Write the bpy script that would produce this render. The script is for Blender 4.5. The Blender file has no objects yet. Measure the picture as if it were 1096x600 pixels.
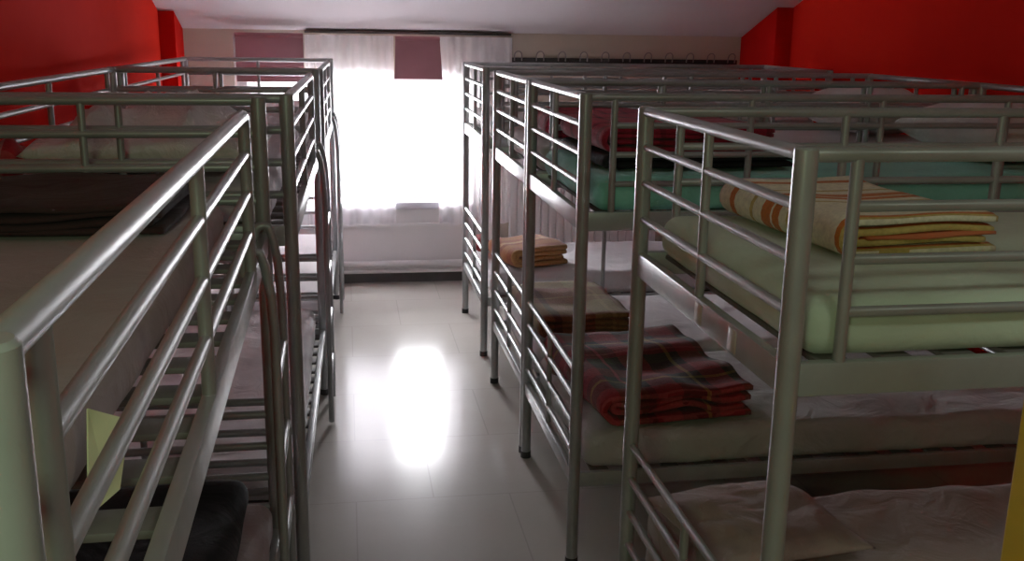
import bpy, bmesh, math, random
from mathutils import Vector, Matrix, noise
random.seed(7)
SC = bpy.context.scene
COL = SC.collection
PI = math.pi

# ------------------------------------------------------------------ helpers
def finish(bm, smooth=True):
    bmesh.ops.remove_doubles(bm, verts=bm.verts, dist=1e-5)
    bmesh.ops.recalc_face_normals(bm, faces=bm.faces)
    if smooth:
        for f in bm.faces: f.smooth = True

def obj(name, bm, mat, parent=None, smooth=True, auto=None, loc=None, rotz=None):
    finish(bm, smooth)
    me = bpy.data.meshes.new(name)
    bm.to_mesh(me); bm.free()
    if smooth and auto:
        me.set_sharp_from_angle(angle=math.radians(auto))
    o = bpy.data.objects.new(name, me)
    COL.objects.link(o)
    me.materials.append(mat)
    if parent: o.parent = parent
    if loc is not None: o.location = loc
    if rotz is not None: o.rotation_euler = (0, 0, rotz)
    return o

def tag(o, label, cat, group=None):
    o['label'] = label; o['category'] = cat
    if group: o['group'] = group
    return o

def thing(name, label, cat, loc=(0, 0, 0), rotz=0.0, group=None):
    o = bpy.data.objects.new(name, None)
    COL.objects.link(o)
    o.empty_display_size = 0.1
    o.location = loc; o.rotation_euler = (0, 0, rotz)
    return tag(o, label, cat, group)

def struct(name, bm, mat, smooth=False, parent=None):
    o = obj(name, bm, mat, parent, smooth)
    if parent is None: o['kind'] = 'structure'
    return o

def box(bm, x0, x1, y0, y1, z0, z1):
    v = [bm.verts.new((x, y, z)) for z in (z0, z1) for y in (y0, y1) for x in (x0, x1)]
    for q in ((0, 2, 3, 1), (4, 5, 7, 6), (0, 1, 5, 4), (2, 6, 7, 3), (0, 4, 6, 2), (1, 3, 7, 5)):
        bm.faces.new([v[i] for i in q])

def bbox(bm, x0, x1, y0, y1, z0, z1, b=0.004, seg=2):
    """box with bevelled edges"""
    t = bmesh.new(); box(t, x0, x1, y0, y1, z0, z1)
    bmesh.ops.recalc_face_normals(t, faces=t.faces)
    bmesh.ops.bevel(t, geom=list(t.edges), offset=b, segments=seg, affect='EDGES', profile=0.5)
    merge(bm, t)

def merge(bm, t):
    m = {}
    for v in t.verts: m[v] = bm.verts.new(v.co)
    for f in t.faces:
        try: bm.faces.new([m[v] for v in f.verts])
        except ValueError: pass
    t.free()

def tube(bm, pts, r, seg=12, cap=True):
    pts = [Vector(p) for p in pts]
    n = len(pts); rings = []
    up = None
    for i, p in enumerate(pts):
        if i == 0: d = pts[1] - pts[0]
        elif i == n - 1: d = pts[-1] - pts[-2]
        else: d = (pts[i] - pts[i - 1]).normalized() + (pts[i + 1] - pts[i]).normalized()
        d.normalize()
        if up is None:
            up = Vector((0, 0, 1)) if abs(d.z) < 0.9 else Vector((1, 0, 0))
        a = d.cross(up).normalized(); b = a.cross(d).normalized(); up = b
        rr = r[i] if isinstance(r, (list, tuple)) else r
        rings.append([bm.verts.new(p + a * (rr * math.cos(2 * PI * k / seg)) + b * (rr * math.sin(2 * PI * k / seg))) for k in range(seg)])
    for i in range(n - 1):
        for k in range(seg):
            bm.faces.new((rings[i][k], rings[i][(k + 1) % seg], rings[i + 1][(k + 1) % seg], rings[i + 1][k]))
    if cap:
        bm.faces.new(rings[0][::-1]); bm.faces.new(rings[-1])

def axis_pts(h, r, step):
    n = max(2, int(round((2 * h - 2 * r) / step)))
    inner = [-h + r + (2 * h - 2 * r) * i / n for i in range(n + 1)]
    edge = [r * (1 - math.cos(PI / 2 * k / 4)) for k in range(4)]
    ed = [r * k / 4 for k in range(4)]
    return [-h + e for e in ed] + inner + [h - e for e in reversed(ed)]

def rbox(bm, hx, hy, hz, r, step=0.05, fn=None, at=(0, 0, 0)):
    """rounded slab, gridded so that it can be wrinkled by fn(p) -> p"""
    t = bmesh.new()
    r = min(r, hx * .99, hy * .99, hz * .99)
    ax, ay, az = axis_pts(hx, r, step), axis_pts(hy, r, step), axis_pts(hz, r, step)
    def grid(A, B, mk):
        vs = [[t.verts.new(mk(a, b)) for b in B] for a in A]
        for i in range(len(A) - 1):
            for j in range(len(B) - 1):
                t.faces.new((vs[i][j], vs[i + 1][j], vs[i + 1][j + 1], vs[i][j + 1]))
    for s in (-1, 1):
        grid(ax, ay, lambda a, b: (a, b, s * hz))
        grid(ax, az, lambda a, b: (a, s * hy, b))
        grid(ay, az, lambda a, b: (s * hx, a, b))
    bmesh.ops.remove_doubles(t, verts=t.verts, dist=1e-6)
    H = Vector((hx, hy, hz))
    for v in t.verts:
        p = v.co.copy()
        q = Vector([max(-(H[i] - r), min(H[i] - r, p[i])) for i in range(3)])
        d = p - q
        if d.length > 1e-9: p = q + d.normalized() * r
        if fn: p = fn(p)
        v.co = p + Vector(at)
    merge(bm, t)

# ------------------------------------------------------------------ materials
def new_mat(name):
    m = bpy.data.materials.new(name); m.use_nodes = True
    nt = m.node_tree; nt.nodes.clear()
    out = nt.nodes.new('ShaderNodeOutputMaterial')
    bs = nt.nodes.new('ShaderNodeBsdfPrincipled')
    nt.links.new(bs.outputs[0], out.inputs[0])
    return m, nt, bs, out

def L(nt, a, b): nt.links.new(a, b)

def coords(nt, kind='Object', scale=(1, 1, 1)):
    tc = nt.nodes.new('ShaderNodeTexCoord')
    mp = nt.nodes.new('ShaderNodeMapping')
    mp.inputs['Scale'].default_value = scale
    L(nt, tc.outputs[kind], mp.inputs[0])
    return mp.outputs[0]

def mixc(nt, a, b, f, mode='MIX'):
    n = nt.nodes.new('ShaderNodeMix'); n.data_type = 'RGBA'; n.blend_type = mode
    if isinstance(f, (int, float)): n.inputs[0].default_value = f
    else: L(nt, f, n.inputs[0])
    for i, c in ((6, a), (7, b)):
        if isinstance(c, tuple): n.inputs[i].default_value = (*c, 1)
        else: L(nt, c, n.inputs[i])
    return n.outputs[2]

def nz(nt, vec, scale, detail=3, rough=.5, dist=0.0):
    n = nt.nodes.new('ShaderNodeTexNoise')
    n.inputs['Scale'].default_value = scale; n.inputs['Detail'].default_value = detail
    n.inputs['Roughness'].default_value = rough; n.inputs['Distortion'].default_value = dist
    L(nt, vec, n.inputs['Vector'])
    return n.outputs[0]

def ramp(nt, fac, stops, const=False):
    n = nt.nodes.new('ShaderNodeValToRGB'); cr = n.color_ramp
    if const: cr.interpolation = 'CONSTANT'
    while len(cr.elements) < len(stops): cr.elements.new(0.5)
    for e, (p, c) in zip(cr.elements, stops):
        e.position = p; e.color = (*c, 1)
    L(nt, fac, n.inputs[0])
    return n.outputs[0]

def bump(nt, bs, h, strength, dist=0.01):
    b = nt.nodes.new('ShaderNodeBump')
    b.inputs['Strength'].default_value = strength; b.inputs['Distance'].default_value = dist
    L(nt, h, b.inputs['Height']); L(nt, b.outputs[0], bs.inputs['Normal'])

def plain(name, c, rough=.6, metal=0.0, var=.12, scale=6, bmp=.0, bscale=60, spec=.5, dirt=None):
    m, nt, bs, out = new_mat(name)
    v = coords(nt)
    f = nz(nt, v, scale, 4, .6)
    dk = tuple(max(0, x * (1 - var)) for x in c); lt = tuple(min(1, x * (1 + var)) for x in c)
    L(nt, ramp(nt, f, [(.3, dirt or dk), (.7, lt)]), bs.inputs['Base Color'])
    bs.inputs['Roughness'].default_value = rough; bs.inputs['Metallic'].default_value = metal
    bs.inputs['Specular IOR Level'].default_value = spec
    if bmp: bump(nt, bs, nz(nt, v, bscale, 3), bmp, .004)
    return m

def fabric(name, c, var=.08, wr=.35, sheen=.15, wscale=7, rough=.9):
    m, nt, bs, out = new_mat(name)
    v = coords(nt)
    f = nz(nt, v, 3.0, 4, .6)
    dk = tuple(x * (1 - var) for x in c); lt = tuple(min(1, x * (1 + var)) for x in c)
    L(nt, ramp(nt, f, [(.3, dk), (.7, lt)]), bs.inputs['Base Color'])
    bs.inputs['Roughness'].default_value = rough
    bs.inputs['Sheen Weight'].default_value = sheen
    bs.inputs['Specular IOR Level'].default_value = .2
    a = nz(nt, v, wscale, 3, .5, 1.2); b = nz(nt, v, 260, 1)
    ad = nt.nodes.new('ShaderNodeMath'); ad.operation = 'MULTIPLY_ADD'
    L(nt, b, ad.inputs[0]); ad.inputs[1].default_value = .06; L(nt, a, ad.inputs[2])
    bump(nt, bs, ad.outputs[0], wr, .03)
    return m

def bands(nt, vec, axis, freq, stops, off=0.0):
    sp = nt.nodes.new('ShaderNodeSeparateXYZ'); L(nt, vec, sp.inputs[0])
    a = nt.nodes.new('ShaderNodeMath'); a.operation = 'MULTIPLY_ADD'
    L(nt, sp.outputs[axis], a.inputs[0]); a.inputs[1].default_value = freq; a.inputs[2].default_value = off + 10
    fr = nt.nodes.new('ShaderNodeMath'); fr.operation = 'FRACT'; L(nt, a.outputs[0], fr.inputs[0])
    return ramp(nt, fr.outputs[0], stops, True)

def tartan(name, sx, sy, fx, fy, wr=.4, mixf=.5, warp=.02):
    m, nt, bs, out = new_mat(name)
    v0 = coords(nt)
    n = nt.nodes.new('ShaderNodeTexNoise'); n.inputs['Scale'].default_value = 4; L(nt, v0, n.inputs['Vector'])
    vm = nt.nodes.new('ShaderNodeVectorMath'); vm.operation = 'MULTIPLY_ADD'
    L(nt, n.outputs['Color'], vm.inputs[0]); vm.inputs[1].default_value = (warp,) * 3; L(nt, v0, vm.inputs[2])
    v = vm.outputs[0]
    if sy: c = mixc(nt, bands(nt, v, 0, fx, sx, .13), bands(nt, v, 1, fy, sy, .37), mixf)
    else: c = bands(nt, v, 1, fx, sx, .5)
    fz = nz(nt, v0, 90, 2)
    c = mixc(nt, c, ramp(nt, fz, [(.3, (.25, .25, .25)), (.7, (1, 1, 1))]), .35, 'MULTIPLY')
    L(nt, c, bs.inputs['Base Color'])
    bs.inputs['Roughness'].default_value = .95; bs.inputs['Sheen Weight'].default_value = .12
    bs.inputs['Specular IOR Level'].default_value = .15
    bump(nt, bs, nz(nt, v0, 120, 2), wr, .004)
    return m

def wallpaint(name, c, c2=None, rough=.55):
    m, nt, bs, out = new_mat(name)
    v = coords(nt)
    f = nz(nt, v, 1.3, 5, .65)
    L(nt, ramp(nt, f, [(.3, c2 or tuple(x * .9 for x in c)), (.7, c)]), bs.inputs['Base Color'])
    bs.inputs['Roughness'].default_value = rough
    bs.inputs['Specular IOR Level'].default_value = .04
    bump(nt, bs, nz(nt, v, 90, 3), .12, .003)
    return m

M = {}
def metal_mat():
    m, nt, bs, out = new_mat('silver_enamel')
    v = coords(nt)
    f = nz(nt, v, 9, 4, .6)
    L(nt, ramp(nt, f, [(.3, (.29, .305, .305)), (.7, (.35, .365, .365))]), bs.inputs['Base Color'])
    L(nt, ramp(nt, nz(nt, v, 30, 3), [(.2, (.28,) * 3), (.8, (.40,) * 3)]), bs.inputs['Roughness'])
    bs.inputs['Metallic'].default_value = .35
    return m
M['metal'] = metal_mat()
M['slat'] = plain('pale_slat', (.13, .115, .115), .6, bmp=.1)
M['rubber'] = plain('dark_rubber', (.03, .03, .032), .7)
M['sticker'] = plain('beige_sticker', (.42, .36, .31), .7)
M['cream'] = wallpaint('cream_wall', (.56, .47, .38), (.50, .42, .35))
M['white_wall'] = wallpaint('white_plaster', (.84, .80, .81))
M['ceil'] = wallpaint('ceiling_paint', (.62, .57, .59), (.57, .52, .54), .8)
M['red'] = wallpaint('red_wall', (.78, .022, .010), (.70, .016, .009), .9)
M['red2'] = wallpaint('red_wall_shaded', (.60, .010, .006), (.52, .008, .006), .9)  # the wall red again, darkened to paint shade onto the pilasters
M['dark'] = plain('dark_gap_and_rail', (.07, .065, .065), .7)  # painted shade below the heating pipes, also the dark curtain rail
M['whitepaint'] = plain('white_gloss_paint', (.68, .67, .67), .4, var=.04)
M['sill'] = plain('grey_sill', (.62, .60, .68), .5)
M['burg'] = fabric('burgundy_cloth', (.34, .145, .165), wr=.1, sheen=.05)
M['black_rail'] = plain('black_rail', (.018, .012, .014), .5)
M['chrome'] = plain('grey_hook', (.26, .22, .22), .4, .4)
M['yellow'] = plain('yellow_gloss', (.62, .42, .02), .45, var=.06)
M['white_sheet'] = fabric('white_sheet', (.66, .63, .65))
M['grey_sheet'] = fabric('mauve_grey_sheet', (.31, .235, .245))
M['turq'] = fabric('turquoise_sheet', (.24, .66, .54), wr=.45)
M['green_sheet'] = fabric('pale_green_sheet', (.53, .63, .49), wr=.25)
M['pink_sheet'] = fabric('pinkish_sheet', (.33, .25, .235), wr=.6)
M['low_sheet'] = fabric('white_green_sheet', (.46, .46, .44), wr=.6)
M['beige_sheet'] = fabric('beige_white_sheet', (.55, .52, .49))
M['duvet'] = fabric('rumpled_white', (.68, .64, .62), wr=1.0, wscale=8)
M['pillow'] = fabric('pillow_white', (.62, .58, .56), wr=.5)
M['dark_blanket'] = fabric('dark_brown_blanket', (.038, .022, .024), sheen=.03, wr=.3)
M['black_blanket'] = fabric('black_blanket', (.012, .012, .013), sheen=.02, wr=.3)
M['paper'] = plain('pale_green_paper', (.80, .84, .50), .7, var=.04)
cr, og, yl, rd = (.88, .83, .60), (.62, .17, .035), (.55, .40, .12), (.52, .08, .04)
M['cream_blanket'] = tartan('cream_orange_blanket', [(0, cr), (.215, yl), (.23, og), (.245, cr), (.43, yl), (.445, cr), (.475, og), (.505, cr), (.515, og), (.555, cr), (.60, yl), (.615, cr), (.70, og), (.73, cr)], None, 1.0, 1, .5, warp=.012)
M['layer_orange'] = fabric('orange_layer', (.50, .12, .05), sheen=.1)
dr, bk, gn, ol, pk = (.28, .022, .026), (.03, .014, .015), (.045, .05, .016), (.30, .22, .05), (.52, .10, .10)
M['tartan_red'] = tartan('red_tartan', [(0, dr), (.22, bk), (.42, ol), (.45, bk), (.52, dr), (.72, gn), (.84, pk), (.87, gn), (.93, bk)],
                         [(0, dr), (.2, bk), (.34, gn), (.5, dr), (.56, pk), (.59, dr), (.72, bk), (.86, ol), (.9, bk)], 2.1, 2.3, warp=.06)
br, kh = (.21, .085, .035), (.26, .20, .07)
M['tartan_brown'] = tartan('brown_tartan', [(0, br), (.3, kh), (.5, (.36, .27, .10)), (.54, kh), (.66, br), (.82, bk), (.9, br)],
                           [(0, kh), (.28, br), (.46, (.34, .24, .08)), (.5, br), (.7, (.20, .035, .02)), (.82, kh)], 2.4, 2.2, warp=.06)
M['orange_blanket'] = tartan('orange_brown_blanket', [(0, (.40, .15, .05)), (.35, (.28, .08, .03)), (.55, (.50, .26, .10)), (.75, (.32, .10, .04))], None, 5, 1)
M['crimson'] = tartan('crimson_tartan', [(0, (.36, .02, .045)), (.3, (.05, .01, .016)), (.4, (.42, .03, .06)), (.7, (.10, .012, .02)), (.78, (.36, .02, .045))],
                      [(0, (.36, .02, .045)), (.4, (.10, .01, .02)), (.55, (.40, .03, .06)), (.85, (.05, .012, .016))], 4, 4)
M['red_cloth'] = tartan('red_floral_cloth', [(0, (.45, .03, .04)), (.4, (.55, .30, .30)), (.6, (.40, .02, .03))], [(0, (.5, .1, .1)), (.5, (.4, .02, .03))], 14, 11)

def floor_mat():
    m, nt, bs, out = new_mat('vinyl_floor')
    v = coords(nt)
    br_ = nt.nodes.new('ShaderNodeTexBrick')
    br_.offset = 0.5
    br_.inputs['Color1'].default_value = (.47, .445, .405, 1); br_.inputs['Color2'].default_value = (.455, .43, .39, 1)
    br_.inputs['Mortar'].default_value = (.38, .36, .33, 1)
    br_.inputs['Scale'].default_value = 1.0; br_.inputs['Mortar Size'].default_value = .004
    br_.inputs['Mortar Smooth'].default_value = .6
    br_.inputs['Brick Width'].default_value = .62; br_.inputs['Row Height'].default_value = .62
    L(nt, v, br_.inputs['Vector'])
    n1 = nz(nt, v, 2.2, 5, .6); n2 = nz(nt, v, 45, 4, .7)
    c = mixc(nt, br_.outputs['Color'], ramp(nt, n1, [(.1, (.86, .85, .83)), (.9, (1, 1, 1))]), 1.0, 'MULTIPLY')
    c = mixc(nt, c, ramp(nt, n2, [(.1, (.92, .92, .92)), (.9, (1, 1, 1))]), .6, 'MULTIPLY')
    L(nt, c, bs.inputs['Base Color'])
    L(nt, ramp(nt, n1, [(.1, (.15,) * 3), (.9, (.19,) * 3)]), bs.inputs['Roughness'])
    bs.inputs['Specular IOR Level'].default_value = .13
    return m
M['floor'] = floor_mat()

def sheer_mat(name, trans, tint):
    m, nt, bs, out = new_mat(name)
    nt.nodes.remove(bs)
    tr = nt.nodes.new('ShaderNodeBsdfTransparent'); tl = nt.nodes.new('ShaderNodeBsdfTranslucent'); df = nt.nodes.new('ShaderNodeBsdfDiffuse')
    v = coords(nt); f = nz(nt, v, 14, 3)
    c = ramp(nt, f, [(.3, tuple(x * .93 for x in tint)), (.7, tint)])
    L(nt, c, tl.inputs[0]); L(nt, c, df.inputs[0])
    a = nt.nodes.new('ShaderNodeMixShader'); a.inputs[0].default_value = .5
    L(nt, tl.outputs[0], a.inputs[1]); L(nt, df.outputs[0], a.inputs[2])
    b = nt.nodes.new('ShaderNodeMixShader'); b.inputs[0].default_value = trans
    L(nt, a.outputs[0], b.inputs[1]); L(nt, tr.outputs[0], b.inputs[2])
    L(nt, b.outputs[0], out.inputs[0])
    return m
M['sheer'] = sheer_mat('white_sheer', .03, (.90, .87, .90))

def glass_mat():
    m, nt, bs, out = new_mat('window_glass')
    nt.nodes.remove(bs)
    tr = nt.nodes.new('ShaderNodeBsdfTransparent'); gl = nt.nodes.new('ShaderNodeBsdfGlossy')
    gl.inputs['Roughness'].default_value = .05
    fr = nt.nodes.new('ShaderNodeFresnel')
    mx = nt.nodes.new('ShaderNodeMixShader'); L(nt, fr.outputs[0], mx.inputs[0])
    L(nt, tr.outputs[0], mx.inputs[1]); L(nt, gl.outputs[0], mx.inputs[2]); L(nt, mx.outputs[0], out.inputs[0])
    return m
M['glass'] = glass_mat()

# ------------------------------------------------------------------ room shell
YB, YF = 7.36, -1.6           # far wall, wall behind the photographer
XL, XR = -1.20, 3.06
ZS, SLOPE, ZC = 1.83, 0.33, 2.75
YK = YB - (ZC - ZS) / SLOPE
b = bmesh.new(); box(b, XL - .15, XR + .15, YF - .15, YB + .25, -.12, 0); struct('floor', b, M['floor'])

def prism_yz(bm, prof, x0, x1):
    a = [bm.verts.new((x0, y, z)) for y, z in prof]; c = [bm.verts.new((x1, y, z)) for y, z in prof]
    n = len(prof)
    for i in range(n): bm.faces.new((a[i], a[(i + 1) % n], c[(i + 1) % n], c[i]))
    bm.faces.new(a[::-1]); bm.faces.new(c)

b = bmesh.new()
zo = ZS - .25 * SLOPE
prism_yz(b, [(YB + .25, zo), (YK, ZC), (YF - .15, ZC), (YF - .15, ZC + .12), (YK - .02, ZC + .12), (YB + .25, zo + .13)], XL - .15, XR + .15)
struct('ceiling', b, M['ceil'])
prof = [(YF - .15, 0), (YB + .25, 0), (YB + .25, zo), (YK, ZC), (YF - .15, ZC)]
b = bmesh.new(); prism_yz(b, prof, XL - .15, XL); struct('wall_left', b, M['red'])
b = bmesh.new(); prism_yz(b, prof, XR, XR + .15); struct('wall_right', b, M['red'])
b = bmesh.new(); box(b, XL, XR, YF - .15, YF, 0, ZC); struct('wall_front', b, M['cream'])

def pil(y0, y1): return [(y0, 0), (y1, 0), (y1, ZS + (YB - y1) * SLOPE - .004), (y0, ZS + (YB - y0) * SLOPE - .004)]
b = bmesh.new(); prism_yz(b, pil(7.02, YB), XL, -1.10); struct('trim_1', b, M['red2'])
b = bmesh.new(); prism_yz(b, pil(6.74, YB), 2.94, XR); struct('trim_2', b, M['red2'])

# far wall with the window opening
WX0, WX1, WZ0, WZ1 = -.62, .88, .60, 1.50
b = bmesh.new()
x0, x1, zt = XL, XR, ZS + .02
box(b, x0, WX0, YB, YB + .2, 0, zt); box(b, WX1, x1, YB, YB + .2, 0, zt)
box(b, WX0, WX1, YB, YB + .2, 0, WZ0); box(b, WX0, WX1, YB, YB + .2, WZ1, zt)
struct('wall_back', b, M['cream'])
# white painted apron below the window, with a thin ledge line
b = bmesh.new(); box(b, -.80, 1.12, YB - .012, YB - .001, .07, WZ0); box(b, -.80, 1.12, YB - .03, YB - .012, .43, .45)
struct('trim_3', b, M['white_wall'])
b = bmesh.new(); box(b, -1.10, 2.94, YB - .014, YB, 0, .07); struct('pipe_gap_shade', b, M['dark'])  # dark strip painting the shaded gap below the heating pipes
b = bmesh.new(); box(b, -.28, 1.18, YB - .05, YB - .001, ZS - .018, ZS - .002); struct('trim_4', b, M['dark'])

# window: frame, mullions, panes, sill
b = bmesh.new()
yf0, yf1 = YB + .10, YB + .15
for (a, c) in ((WX0, WX0 + .05), (WX1 - .05, WX1)): box(b, a, c, yf0, yf1, WZ0, WZ1)
box(b, WX0 + .05, WX1 - .05, yf0, yf1, WZ0, WZ0 + .05); box(b, WX0 + .05, WX1 - .05, yf0, yf1, WZ1 - .05, WZ1)
for xm in (-.12, .28 - .0, .70): box(b, xm - .018, xm + .018, yf0, yf1, WZ0 + .05, WZ1 - .05)
win = struct('window_1', b, M['whitepaint'])
xs = [WX0 + .05, -.12, .28, .70, WX1 - .05]
for i in range(4):
    b = bmesh.new(); box(b, xs[i] + (.018 if i else 0), xs[i + 1] - (.018 if i < 3 else 0), YB + .122, YB + .128, WZ0 + .05, WZ1 - .05)
    obj('pane', b, M['glass'], win, smooth=False)
b = bmesh.new(); bbox(b, WX0 - .03, WX1 + .03, YB - .055, YB + .09, WZ0 - .04, WZ0 + .012, .006)
obj('window_sill', b, M['sill'], win)

# yellow door post beside the photographer, on the right edge of the picture
b = bmesh.new(); bbox(b, .996, 1.10, 1.16, 1.28, 0, ZC, .006); struct('trim_5', b, M['yellow'])

# ------------------------------------------------------------------ curtains and blinds
def curtain(name, label, x0, x1, z0, z1, y, amp, folds, seed):
    bm = bmesh.new()
    nx, nz_ = 90, 28
    rows = []
    for j in range(nz_ + 1):
        t = j / nz_; row = []
        for i in range(nx + 1):
            s = i / nx; x = x0 + (x1 - x0) * s
            ph = s * folds * 2 * PI + .8 * noise.noise(Vector((s * 4, t * 1.3, seed)))
            a = amp * (.55 + .45 * (1 - t))
            yy = y - a * math.sin(ph) - .008 * noise.noise(Vector((s * 11, t * 3, seed + 5)))
            zz = z1 + (z0 - z1) * t
            if j == nz_: zz += .025 * noise.noise(Vector((s * 6, 0, seed + 9))) 
            row.append(bm.verts.new((x, yy, zz)))
        rows.append(row)
    for j in range(nz_):
        for i in range(nx): bm.faces.new((rows[j][i], rows[j][i + 1], rows[j + 1][i + 1], rows[j + 1][i]))
    return tag(obj(name, bm, M['sheer']), label, 'curtain')
curtain('sheer_curtain', 'white sheer curtain hanging left of the burgundy blind in the middle of the window', -.28, .335, .46, ZS - .03, YB - .10, .022, 7, 1.0)
curtain('sheer_curtain', 'white sheer curtain hanging right of the middle blind, beside the coat hooks', .655, 1.18, .46, ZS - .03, YB - .10, .022, 6, 4.0)
curtain('sheer_curtain', 'white sheer curtain behind the left corner blind, mostly hidden by bunks', -.76, -.285, .46, ZS - .03, YB - .10, .020, 5, 8.0)
def blind(label, x0, x1, x0b, x1b, z0, z1, bar):
    t = thing('roller_blind', label, 'blind', ((x0 + x1) / 2, YB - .16, z0))
    cx = (x0 + x1) / 2
    bm = bmesh.new(); n = 12; rows = []
    for j in range(7):
        s = j / 6; a = x0 + (x0b - x0) * s; c = x1 + (x1b - x1) * s
        rows.append([bm.verts.new((a + (c - a) * i / n - cx, .004 * math.sin(i * 1.1) , z1 - z0 + (0 - (z1 - z0)) * s)) for i in range(n + 1)])
    for j in range(6):
        for i in range(n): bm.faces.new((rows[j][i], rows[j][i + 1], rows[j + 1][i + 1], rows[j + 1][i]))
    bmesh.ops.solidify(bm, geom=list(bm.faces), thickness=.006)
    obj('blind_cloth', bm, M['burg'], t)
    bm = bmesh.new(); tube(bm, [(x0 - cx, .0, z1 - z0 + .008), (x1 - cx, .0, z1 - z0 + .008)], .016, 12); obj('roller', bm, M['burg'], t, auto=40)
    if bar:
        bm = bmesh.new(); bbox(bm, x0b - cx, x1b - cx, -.01, .008, -.045, 0.0, .004); o = obj('hem_bar', bm, M['sheer'], t); o['label'] = 'pale hem strip'
blind('short burgundy roller blind in the middle of the bright window', .345, .655, .335, .675, 1.505, 1.775, True)
blind('wider burgundy roller blind in the left corner above the far left bunk', -.74, -.285, -.74, -.285, 1.48, 1.785, False)

# ------------------------------------------------------------------ heating and coat rack
t = thing('heating_pipe', 'pair of pale horizontal heating pipes low under the window', 'pipe', (.16, YB - .06, 0))
for z, r in ((.150, .026), (.095, .013)):
    bm = bmesh.new(); tube(bm, [(-.95, 0, z), (.95, 0, z)], r, 14); obj('pipe', bm, M['white_wall'], t, auto=40)
for x in (-.7, .1, .7):
    bm = bmesh.new(); box(bm, x - .012, x + .012, 0, .047, .085, .165); obj('bracket', bm, M['whitepaint'], t, smooth=False)

t = thing('radiator', 'pale ribbed radiator on the far wall behind the far right bunk', 'radiator', (1.75, YB - .06, .18))
bm = bmesh.new()
for i in range(19):
    x = -.54 + i * .06
    bbox(bm, x - .0285, x + .0285, -.035, .03, 0, .78, .010)
obj('rib', bm, M['white_wall'], t, auto=50); t.children[0].name = 'ribbed_panel'
for z in (.05, .73):
    bm = bmesh.new(); tube(bm, [(-.56, 0, z), (.56, 0, z)], .018, 10); obj('header_pipe', bm, M['cream'], t, auto=40)
for x in (-.45, .45):
    bm = bmesh.new(); box(bm, x - .018, x + .018, -.02, .02, -.18, .03); obj('foot', bm, M['cream'], t, smooth=False)

t = thing('coat_rack', 'long black coat rail with a row of arched hooks on the far wall', 'coat rack', (2.05, YB - .012, 1.648))
bm = bmesh.new(); bbox(bm, -.86, .86, -.016, .010, -.034, .012, .003); obj('rail', bm, M['black_rail'], t, auto=40)
for i in range(11):
    x = 1.235 + (2.86 - 1.235) * i / 10 - 2.05
    bm = bmesh.new()
    pts = [(x - .027, -.02, -.01), (x - .027, -.024, .02)]
    for k in range(9):
        a = PI - PI * k / 8
        pts.append((x + .027 * math.cos(a), -.028 - .012 * math.sin(a), .028 + .03 * math.sin(a)))
    pts += [(x + .027, -.024, .02), (x + .027, -.02, -.01)]
    tube(bm, pts, .0045, 8); obj('hook', bm, M['chrome'], t)

# ------------------------------------------------------------------ bunk beds
H, RP = 1.65, .021
GUARD = (1.637, 1.547, 1.453, 1.358)
LOWG = (.715, .615, .515, .415)
UP = (1.205, 1.268)      # upper frame rail
LO = (.300, .352)        # lower frame rail
def arc(c, r, a0, a1, u, v, n=6):
    c, u, v = Vector(c), Vector(u), Vector(v)
    return [c + u * (r * math.cos(a0 + (a1 - a0) * i / n)) + v * (r * math.sin(a0 + (a1 - a0) * i / n)) for i in range(n + 1)]

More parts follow.
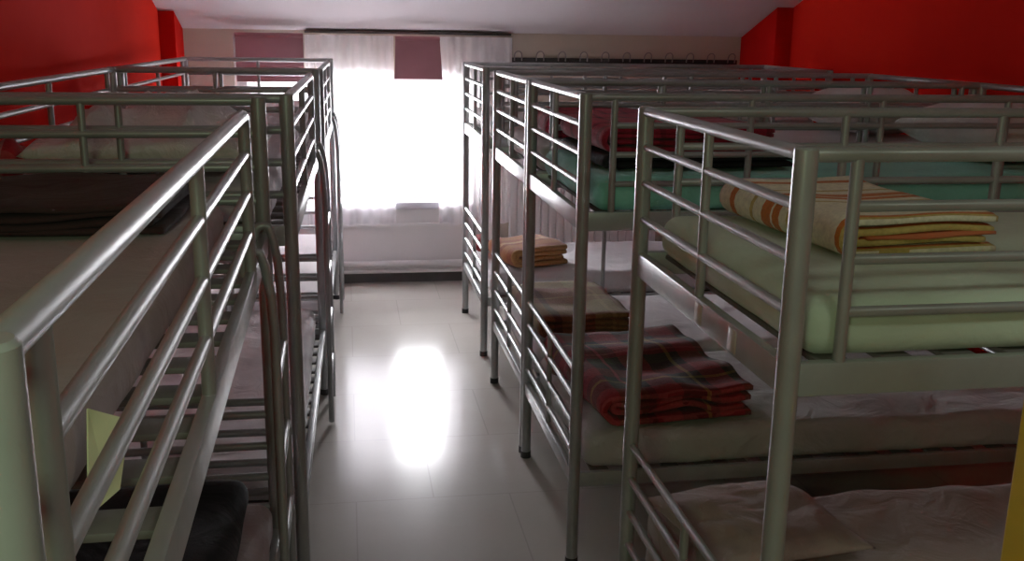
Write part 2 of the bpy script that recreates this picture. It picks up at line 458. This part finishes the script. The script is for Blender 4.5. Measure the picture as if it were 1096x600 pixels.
def make_bed(label, loc, rotz, Ln, W, style, group):
    """local x runs along the bed from 0 to Ln, local y across it from 0 to W (y=0 nearest aisle / camera)"""
    t = thing('bunk_bed', label, 'bunk bed', loc, rotz, group)
    mt = M['metal']
    for x in (0, Ln):
        for y in (0, W):
            bm = bmesh.new()
            tube(bm, [(x, y, .012), (x, y, H - .004), (x, y, H)], [RP, RP, RP - .004], 18)
            p = obj('post', bm, mt, t, auto=40)
            bm = bmesh.new(); tube(bm, [(x, y, 0), (x, y, .03)], RP + .002, 16); obj('foot_cap', bm, M['rubber'], p, auto=40)
    e = RP - .004
    for nm, (z0, z1) in (('upper', UP), ('lower', LO)):
        for y in (0, W):
            bm = bmesh.new(); bbox(bm, e, Ln - e, y - .012, y + .012, z0, z1, .004); obj('side_rail', bm, mt, t, auto=40)
        for x in (0, Ln):
            bm = bmesh.new(); bbox(bm, x - .012, x + .012, e, W - e, z0, z1, .004); obj('end_rail', bm, mt, t, auto=40)
        bm = bmesh.new()
        n = 15
        for i in range(n):
            x = .10 + (Ln - .2) * i / (n - 1)
            bbox(bm, x - .032, x + .032, .010, W - .010, z1 - .020, z1 - .008, .003)
        obj('slat_base', bm, M['slat'], t, auto=40)
    # end panels: four rails with one upright in the middle
    for x in (0, Ln):
        for zs, zb in ((GUARD, UP[1]), (LOWG, LO[1])):
            bm = bmesh.new()
            for k, z in enumerate(zs):
                tube(bm, [(x, e, z), (x, W - e, z)], .0135 if (k == 0 and zs is GUARD) else (.0125 if style == 'left' else .0100), 12)
            tube(bm, [(x, W / 2, zb - .005), (x, W / 2, zs[0])], .0105, 12)
            obj('end_panel', bm, mt, t, auto=40)
    # long guards of the upper bunk
    def guard(y, x0, ups, rail_to, rounded):
        bm = bmesh.new()
        xe = ups[-1]
        if rounded:
            r = .035
            pts = [(x0, y, GUARD[0]), (xe - r, y, GUARD[0])] + arc((xe - r, y, GUARD[0] - r), r, PI / 2, 0, (1, 0, 0), (0, 0, 1)) + [(xe, y, UP[1] - .005)]
            tube(bm, pts, .0140, 14)
            uu = ups[:-1]
        else:
            tube(bm, [(x0, y, GUARD[0]), (rail_to, y, GUARD[0])], .0135, 14); uu = ups
        for z in GUARD[1:]: tube(bm, [(ups[0], y, z), (ups[-1], y, z)], .0100, 12)
        for x in uu: tube(bm, [(x, y, UP[1] - .005), (x, y, GUARD[0])], .0115, 12)
        obj('guard_rail', bm, mt, t, auto=40)
    if style == 'left':
        xe = Ln - .48
        guard(0, e, [.10, .10 + (xe - .10) * .5, xe], xe, True)
        guard(W, e, [.10, Ln / 2, Ln - .10], Ln - e, False)
        lad = None
        for i, x in enumerate((Ln - .42, Ln - .07)):
            bm = bmesh.new()
            pts = [(x, .022, 1.235), (x, .020, 1.275)] + arc((x, -.005, 1.275), .025, PI, PI / 2, (0, -1, 0), (0, 0, 1), 4)[1:] + \
                  [(x, -.018, 1.296), (x, -.030, 1.26), (x, -.040, 1.19), (x, -.046, 1.08), (x, -.046, .012)]
            tube(bm, pts, .0125, 12)
            if lad is None:
                lad = obj('ladder', bm, mt, t, auto=40)
            else:
                obj('ladder_upright', bm, mt, lad, auto=40)
        for z in (.24, .48, .72, .96):
            bm = bmesh.new(); tube(bm, [(Ln - .42, -.046, z), (Ln - .07, -.046, z)], .0115, 12); obj('rung', bm, mt, lad, auto=40)
    else:
        ups = [.095 + .46 * k for k in range(4)] + [Ln - .095]
        guard(0, e, ups, Ln - e, False)
        guard(W, e, ups, Ln - e, False)
    return t

WB = .93
XA, XW = -.20, 2.0
GL, GR = 'bunk beds along the left wall', 'bunk beds with foot ends to the aisle on the right'
left = [('nearest left bunk bed, grey metal, its long guard rail rising from the lower left corner', -.213, .60, 2.28, .013),
        ('second left bunk bed, standing just behind the nearest one, rumpled white bedding on top', -.172, 2.985, 2.00, -.012),
        ('farthest left bunk bed, its end against the bright window', -.130, 5.06, 1.84, -.014)]
for lab, xa, y0, ln, tw in left: make_bed(lab, (xa, y0, 0), PI / 2 + tw, ln, WB, 'left', GL)
# right row: local x = +X, local y = +Y
XRt = .76
right = [('nearest right bunk bed, grey metal, with a cream and orange blanket on its top bunk', .765, 1.59, .935),
         ('second right bunk bed from the camera, with turquoise sheet on its top bunk', .75, 3.135, .935),
         ('third right bunk bed, touching the back of the turquoise-sheeted one', .75, 4.125, .925),
         ('farthest right bunk bed, in front of the coat hooks and radiator', .755, 5.52, .93)]
beds = [make_bed(lab, (xa, y0, 0), 0, XW, w, 'right', GR) for lab, xa, y0, w in right]
# beige stickers on the foot rail of the nearest right bed, a brace post on the third one
for y in (.235, .435):
    bm = bmesh.new(); bbox(bm, -.0135, -.0118, y - .022, y + .022, UP[0] + .008, UP[1] - .008, .0006, 1); obj('sticker', bm, M['sticker'], beds[0])
bm = bmesh.new(); tube(bm, [(.58, .925, LO[1] - .01), (.58, .925, UP[0] + .01)], .012, 12); obj('brace_post', bm, M['metal'], beds[2], auto=40)

# ------------------------------------------------------------------ mattresses
def mattress(label, mat, cx, cy, z0, lx, ly, th, seed, amp=.006, dip=0.0, group=None, r=.045):
    def fn(p):
        q = p.copy()
        top = max(0, min(1, (p.z + th / 2) / th))
        q.z += top * amp * (1.6 * noise.noise(Vector((p.x * 3, p.y * 3, seed))) + .9 * noise.noise(Vector((p.x * 9, p.y * 6, seed + 3))))
        side = amp * .8 * noise.noise(Vector((p.x * 10, p.y * 10, p.z * 5 + seed)))
        if abs(p.x) > lx / 2 - .06: q.x += side
        if abs(p.y) > ly / 2 - .06: q.y += side + amp * 1.1 * noise.noise(Vector((p.x * 5 + p.z * 9, seed, 0)))
        return q
    bm = bmesh.new(); rbox(bm, lx / 2, ly / 2, th / 2, r, .035, fn)
    return tag(obj('mattress', bm, mat, loc=(cx, cy, z0 + th / 2)), label, 'mattress', group)
ZU, ZL_ = UP[1] - .006, LO[1] - .006
TU, TL = .112, .135
# left
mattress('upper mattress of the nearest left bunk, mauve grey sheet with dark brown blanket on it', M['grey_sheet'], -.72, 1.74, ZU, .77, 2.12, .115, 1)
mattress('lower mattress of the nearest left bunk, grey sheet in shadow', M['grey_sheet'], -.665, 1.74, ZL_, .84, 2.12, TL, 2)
mattress('upper mattress of the second left bunk, under the rumpled white bedding', M['white_sheet'], -.64, 3.985, ZU, .82, 1.90, .115, 3)
mattress('lower mattress of the second left bunk, pale grey sheet seen through the near ladder', M['white_sheet'], -.605, 3.985, ZL_, .85, 1.90, TL, 4)
mattress('upper mattress of the farthest left bunk, white and close to the window', M['white_sheet'], -.60, 5.98, ZU, .82, 1.74, .115, 5)
mattress('lower mattress of the farthest left bunk, bright white sheet lit by the window', M['white_sheet'], -.567, 5.98, ZL_, .85, 1.74, TL, 6)
# right
XM = 1.755
mattress('upper mattress of the nearest right bunk, pale green sheet below the cream blanket', M['green_sheet'], XM + .01, 2.057, ZU, 1.92, .895, TU, 7, .004)
mattress('lower mattress of the nearest right bunk, pinkish wrinkled sheet at the bottom edge', M['pink_sheet'], XM + .01, 2.057, ZL_, 1.92, .89, TL + .07, 8, .012)
mattress('upper mattress of the second right bunk, turquoise sheet', M['turq'], XM, 3.60, ZU, 1.92, .895, TU, 9)
mattress('lower mattress of the second right bunk, white wrinkled sheet under the red tartan blanket', M['low_sheet'], XM, 3.60, ZL_, 1.92, .90, TL, 10, .011)
mattress('upper mattress of the third right bunk, beige white sheet beneath the high rails', M['beige_sheet'], XM, 4.587, ZU, 1.92, .885, TU, 11)
mattress('lower mattress of the third right bunk, white sheet under the brown tartan blanket', M['white_sheet'], XM, 4.587, ZL_, 1.92, .89, TL, 12)
mattress('upper mattress of the farthest right bunk, pale sheet in front of the coat hooks', M['beige_sheet'], XM, 5.985, ZU, 1.92, .89, TU, 13)
mattress('lower mattress of the farthest right bunk, white sheet under the orange brown blanket', M['white_sheet'], XM, 5.985, ZL_, 1.92, .895, TL, 14)

# ------------------------------------------------------------------ blankets and pillows
def ribbon(bm, prof, th, y0, y1, seed, amp, ny=26, skew=0.0):
    """a folded cloth: thick ribbon following prof (x, z), swept along y"""
    n = len(prof); P = [Vector((p[0], 0, p[1])) for p in prof]
    def nrm(i):
        d = (P[min(i + 1, n - 1)] - P[max(i - 1, 0)]).normalized()
        return Vector((-d.z, 0, d.x))
    loops = []
    for j in range(ny + 1):
        y = y0 + (y1 - y0) * j / ny
        endt = min(1.0, min(j, ny - j) / 1.5 + .55)
        out, inn = [], []
        for i in range(n):
            d = amp * noise.noise(Vector((P[i].x * 5, y * 5, P[i].z * 9 + seed)))
            yy = y + (.012 * noise.noise(Vector((P[i].x * 6, i * .1, seed + 7))) if j in (0, ny) else 0)
            w = nrm(i) * (th / 2 * endt)
            off = Vector((d * .6 + skew * (y - y0), yy, d if P[i].z > .02 else 0))
            out.append(bm.verts.new(P[i] + w + off)); inn.append(bm.verts.new(P[i] - w + off))
        loops.append(out + inn[::-1])
    m = 2 * n
    for j in range(ny):
        for k in range(m): bm.faces.new((loops[j][k], loops[j][(k + 1) % m], loops[j + 1][(k + 1) % m], loops[j + 1][k]))
    for lp in (loops[0], loops[-1]):
        for i in range(n - 1): bm.faces.new((lp[i], lp[i + 1], lp[m - 2 - i], lp[m - 1 - i]))

def cprof(lx, z0, z1, fold=-1, n=14, ext=0.0):
    """C shaped fold: bottom run, round fold, top run"""
    r = (z1 - z0) / 2; zc = (z0 + z1) / 2; a = lx / 2
    pts = [(a + ext - (2 * a + ext - r) * i / n, z0) for i in range(n + 1)]
    for k in range(1, 9):
        t_ = -PI / 2 - PI * k / 8
        pts.append((-a + r + r * math.cos(t_), zc + r * math.sin(t_)))
    pts += [(-a + r + (2 * a - r) * i / n, z1) for i in range(1, n + 1)]
    return [(-fold * x if fold == 1 else x, z) for x, z in pts]

def blanket(name, label, mat, cx, cy, z, lx, ly, h, seed, rot=0.0, layers=2, amp=.012, inner=None, fold=-1):
    bm = bmesh.new()
    th = h / (2 * layers) * .93
    for k in range(layers):
        z0 = th / 2 + k * (h / (2 * layers)); z1 = h - th / 2 - k * (h / (2 * layers))
        p = cprof(lx - k * .03, z0, z1, fold, ext=-.02 * k)
        p = [(x + .012 * k, zz) for x, zz in p]
        ribbon(bm, p, th, -ly / 2 + .004 * k, ly / 2 - .006 * k, seed + k, amp if k == 0 else amp)
    o = obj(name, bm, mat, loc=(cx, cy, z), rotz=rot)
    return tag(o, label, 'blanket')

zu = ZU + TU
def top_inner(parent, lx, ly, h, seed):
    bm = bmesh.new(); ribbon(bm, [(-lx / 2 + lx * i / 16, h) for i in range(17)], .012, -ly / 2, ly / 2, seed, .01)
    return obj('inner_layer', bm, M['layer_orange'], parent)
o = blanket('folded_blanket', 'folded cream blanket with orange stripes on the nearest right top bunk', M['cream_blanket'], 1.172, 2.20, zu + .007, .37, .58, .085, 21, rot=.09)
i_ = top_inner(o, .31, .575, .042, 3); i_.location = (.025, -.004, 0); i_['label'] = 'orange inner fold of blanket'
blanket('folded_blanket', 'folded crimson tartan blanket on the turquoise top bunk', M['crimson'], 1.17, 3.66, zu + .060, .62, .62, .085, 33, rot=.04)
blanket('folded_blanket', 'black folded blanket beneath the crimson one on the turquoise sheet', M['black_blanket'], 1.20, 3.64, zu + .010, .68, .66, .042, 35, rot=.02, layers=1)
blanket('folded_blanket', 'folded crimson tartan blanket on the third right top bunk', M['crimson'], 1.12, 4.62, zu + .010, .50, .60, .10, 37)
zl = ZL_ + TL
blanket('folded_blanket', 'folded dark red and green tartan blanket on the second right lower bunk', M['tartan_red'], 1.10, 3.56, zl + .018, .56, .76, .12, 41, rot=.10, amp=.034)
blanket('folded_blanket', 'folded brown and olive tartan blanket on the third right lower bunk', M['tartan_brown'], 1.04, 4.57, zl + .010, .44, .66, .10, 43, rot=.05, amp=.018)
blanket('folded_blanket', 'rolled orange brown blanket on the farthest right lower bunk', M['orange_blanket'], 1.06, 5.84, zl + .010, .36, .36, .12, 45, rot=.3, amp=.02)
blanket('folded_blanket', 'dark brown blanket folded across the far end of the nearest left top bunk', M['dark_blanket'], -.72, 2.50, ZU + .125, .64, .50, .07, 47, rot=-.02, amp=.02)
blanket('folded_blanket', 'black blanket lying on the nearest left lower bunk', M['black_blanket'], -.60, 2.42, ZL_ + TL + .010, .58, .62, .09, 49, amp=.015, fold=1)

def pillow(label, mat, cx, cy, z, lx, ly, h, seed, rot=0.0, crumple=.02, ridge=0.0, name='pillow', cat='pillow'):
    bm = bmesh.new(); n = 44
    def surf(s):
        g = []
        for i in range(n + 1):
            r_ = []
            for j in range(n + 1):
                u, v = -1 + 2 * i / n, -1 + 2 * j / n
                k = max(0, (1 - abs(u) ** 2.6)) * max(0, (1 - abs(v) ** 2.6))
                zz = (h / 2) * (k ** .5)
                px, py = u * lx / 2 * (1 - .05 * (1 - abs(v)) ), v * ly / 2 * (1 - .05 * (1 - abs(u)))
                c = crumple * k ** .5 * (noise.noise(Vector((px * 7, py * 7, seed))) + .7 * abs(noise.noise(Vector((px * 13, py * 9, seed + 4))))) + ridge * k ** .5 * ((1 - abs(noise.noise(Vector((px * 5 + .5 * py, py * 2.2, seed + 11))) * 2.2)) ** 3 - .3)
                r_.append(bm.verts.new((px, py, h * .42 + (zz + c if s > 0 else -zz * .8))))
            g.append(r_)
        for i in range(n):
            for j in range(n): bm.faces.new((g[i][j], g[i + 1][j], g[i + 1][j + 1], g[i][j + 1]))
    surf(1); surf(-1)
    return tag(obj(name, bm, mat, loc=(cx, cy, z), rotz=rot), label, cat)
pillow('white pillow at the red wall on the turquoise second right top bunk', M['pillow'], 2.50, 3.60, zu + .004, .46, .70, .25, 51)
pillow('white pillow at the red wall on the third right top bunk', M['pillow'], 2.51, 4.60, zu + .004, .46, .70, .25, 53)
pillow('pale pillow at the red wall on the farthest right top bunk', M['pillow'], 2.47, 5.98, zu + .004, .42, .66, .19, 55)
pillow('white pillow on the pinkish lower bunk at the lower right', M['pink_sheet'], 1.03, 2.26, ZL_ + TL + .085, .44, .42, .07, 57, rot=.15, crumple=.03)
pillow('rumpled white duvet bunched at the near end of the second left top bunk', M['duvet'], -.60, 3.46, ZU + .126, .68, .80, .18, 59, crumple=.04, ridge=.085, name='rumpled_duvet', cat='duvet')
pillow('crumpled red patterned cloth beside the rumpled duvet near the red wall', M['red_cloth'], -1.018, 3.20, ZU + .118, .14, .22, .12, 61, crumple=.05, name='red_cloth', cat='cloth')
pillow('small crumpled pink cloth beside the orange brown blanket', M['red_cloth'], .82, 6.13, zl + .010, .10, .20, .10, 63, crumple=.04, name='pink_cloth', cat='cloth')

# crumpled pale paper lying between the mattress and the guard of the near left bunk
bm = bmesh.new()
v = [bm.verts.new(p) for p in ((0, -.07, .0), (-.014, .02, .10), (.02, .08, .06), (.02, .0, .0), (0, .0, .04))]
for f in ((0, 3, 4), (3, 2, 4), (2, 1, 4), (1, 0, 4)): bm.faces.new([v[i] for i in f])
bmesh.ops.subdivide_edges(bm, edges=list(bm.edges), cuts=2)
bmesh.ops.solidify(bm, geom=list(bm.faces), thickness=.002)
tag(obj('folded_paper', bm, M['paper'], loc=(-.308, 1.20, ZU + .012), smooth=False), 'pale green folded paper behind the guard rail of the nearest left bunk', 'paper')

# ------------------------------------------------------------------ camera (full frame 1096 x 600)
F, PIT, YAW, ROL, HC = 1070.0, .2419, .1645, .0156, 1.8278
right0 = Vector((math.cos(YAW), -math.sin(YAW), 0))
fwd = Vector((math.sin(YAW) * math.cos(PIT), math.cos(YAW) * math.cos(PIT), -math.sin(PIT)))
up0 = right0.cross(fwd)
ex = right0 * math.cos(ROL) + up0 * math.sin(ROL)
ey = up0 * math.cos(ROL) - right0 * math.sin(ROL)
cam = bpy.data.cameras.new('camera'); co = bpy.data.objects.new('camera', cam); COL.objects.link(co)
co.matrix_world = Matrix(((ex.x, ey.x, -fwd.x, 0), (ex.y, ey.y, -fwd.y, 0), (ex.z, ey.z, -fwd.z, HC), (0, 0, 0, 1)))
cam.sensor_fit = 'HORIZONTAL'; cam.sensor_width = 36.0; cam.lens = 36.0 * F / 1096.0
cam.clip_start = .02
SC.camera = co

# ------------------------------------------------------------------ light
w = bpy.data.worlds.new('world'); SC.world = w; w.use_nodes = True
bg = w.node_tree.nodes['Background']; bg.inputs[0].default_value = (.95, .97, 1.0, 1); bg.inputs[1].default_value = 9.0
def area(name, loc, rot, sx, sy, power, color):
    d = bpy.data.lights.new(name, 'AREA'); d.shape = 'RECTANGLE'; d.size = sx; d.size_y = sy
    d.energy = power; d.color = color
    o = bpy.data.objects.new(name, d); COL.objects.link(o); o.location = loc; o.rotation_euler = rot
    return o
area('daylight', ((WX0 + WX1) / 2, YB + .30, 1.08), (-PI / 2, 0, 0), 1.6, 1.0, 260, (.96, .95, 1.0))
area('top_bunk_fill', (1.35, .35, 2.6), (0, 0, 0), .9, .3, 6.0, (.90, 1.0, .78))  # added fill with no fixture, brightens the right top bunks
area('lamp', (-.36, -.20, 1.98), (math.radians(60), 0, math.radians(-4)), .4, .25, 4.4, (.74, 1.0, .56))

SC.view_settings.view_transform = 'Standard'
SC.view_settings.look = 'None'
SC.view_settings.exposure = 0.0
SC.view_settings.gamma = 1.2
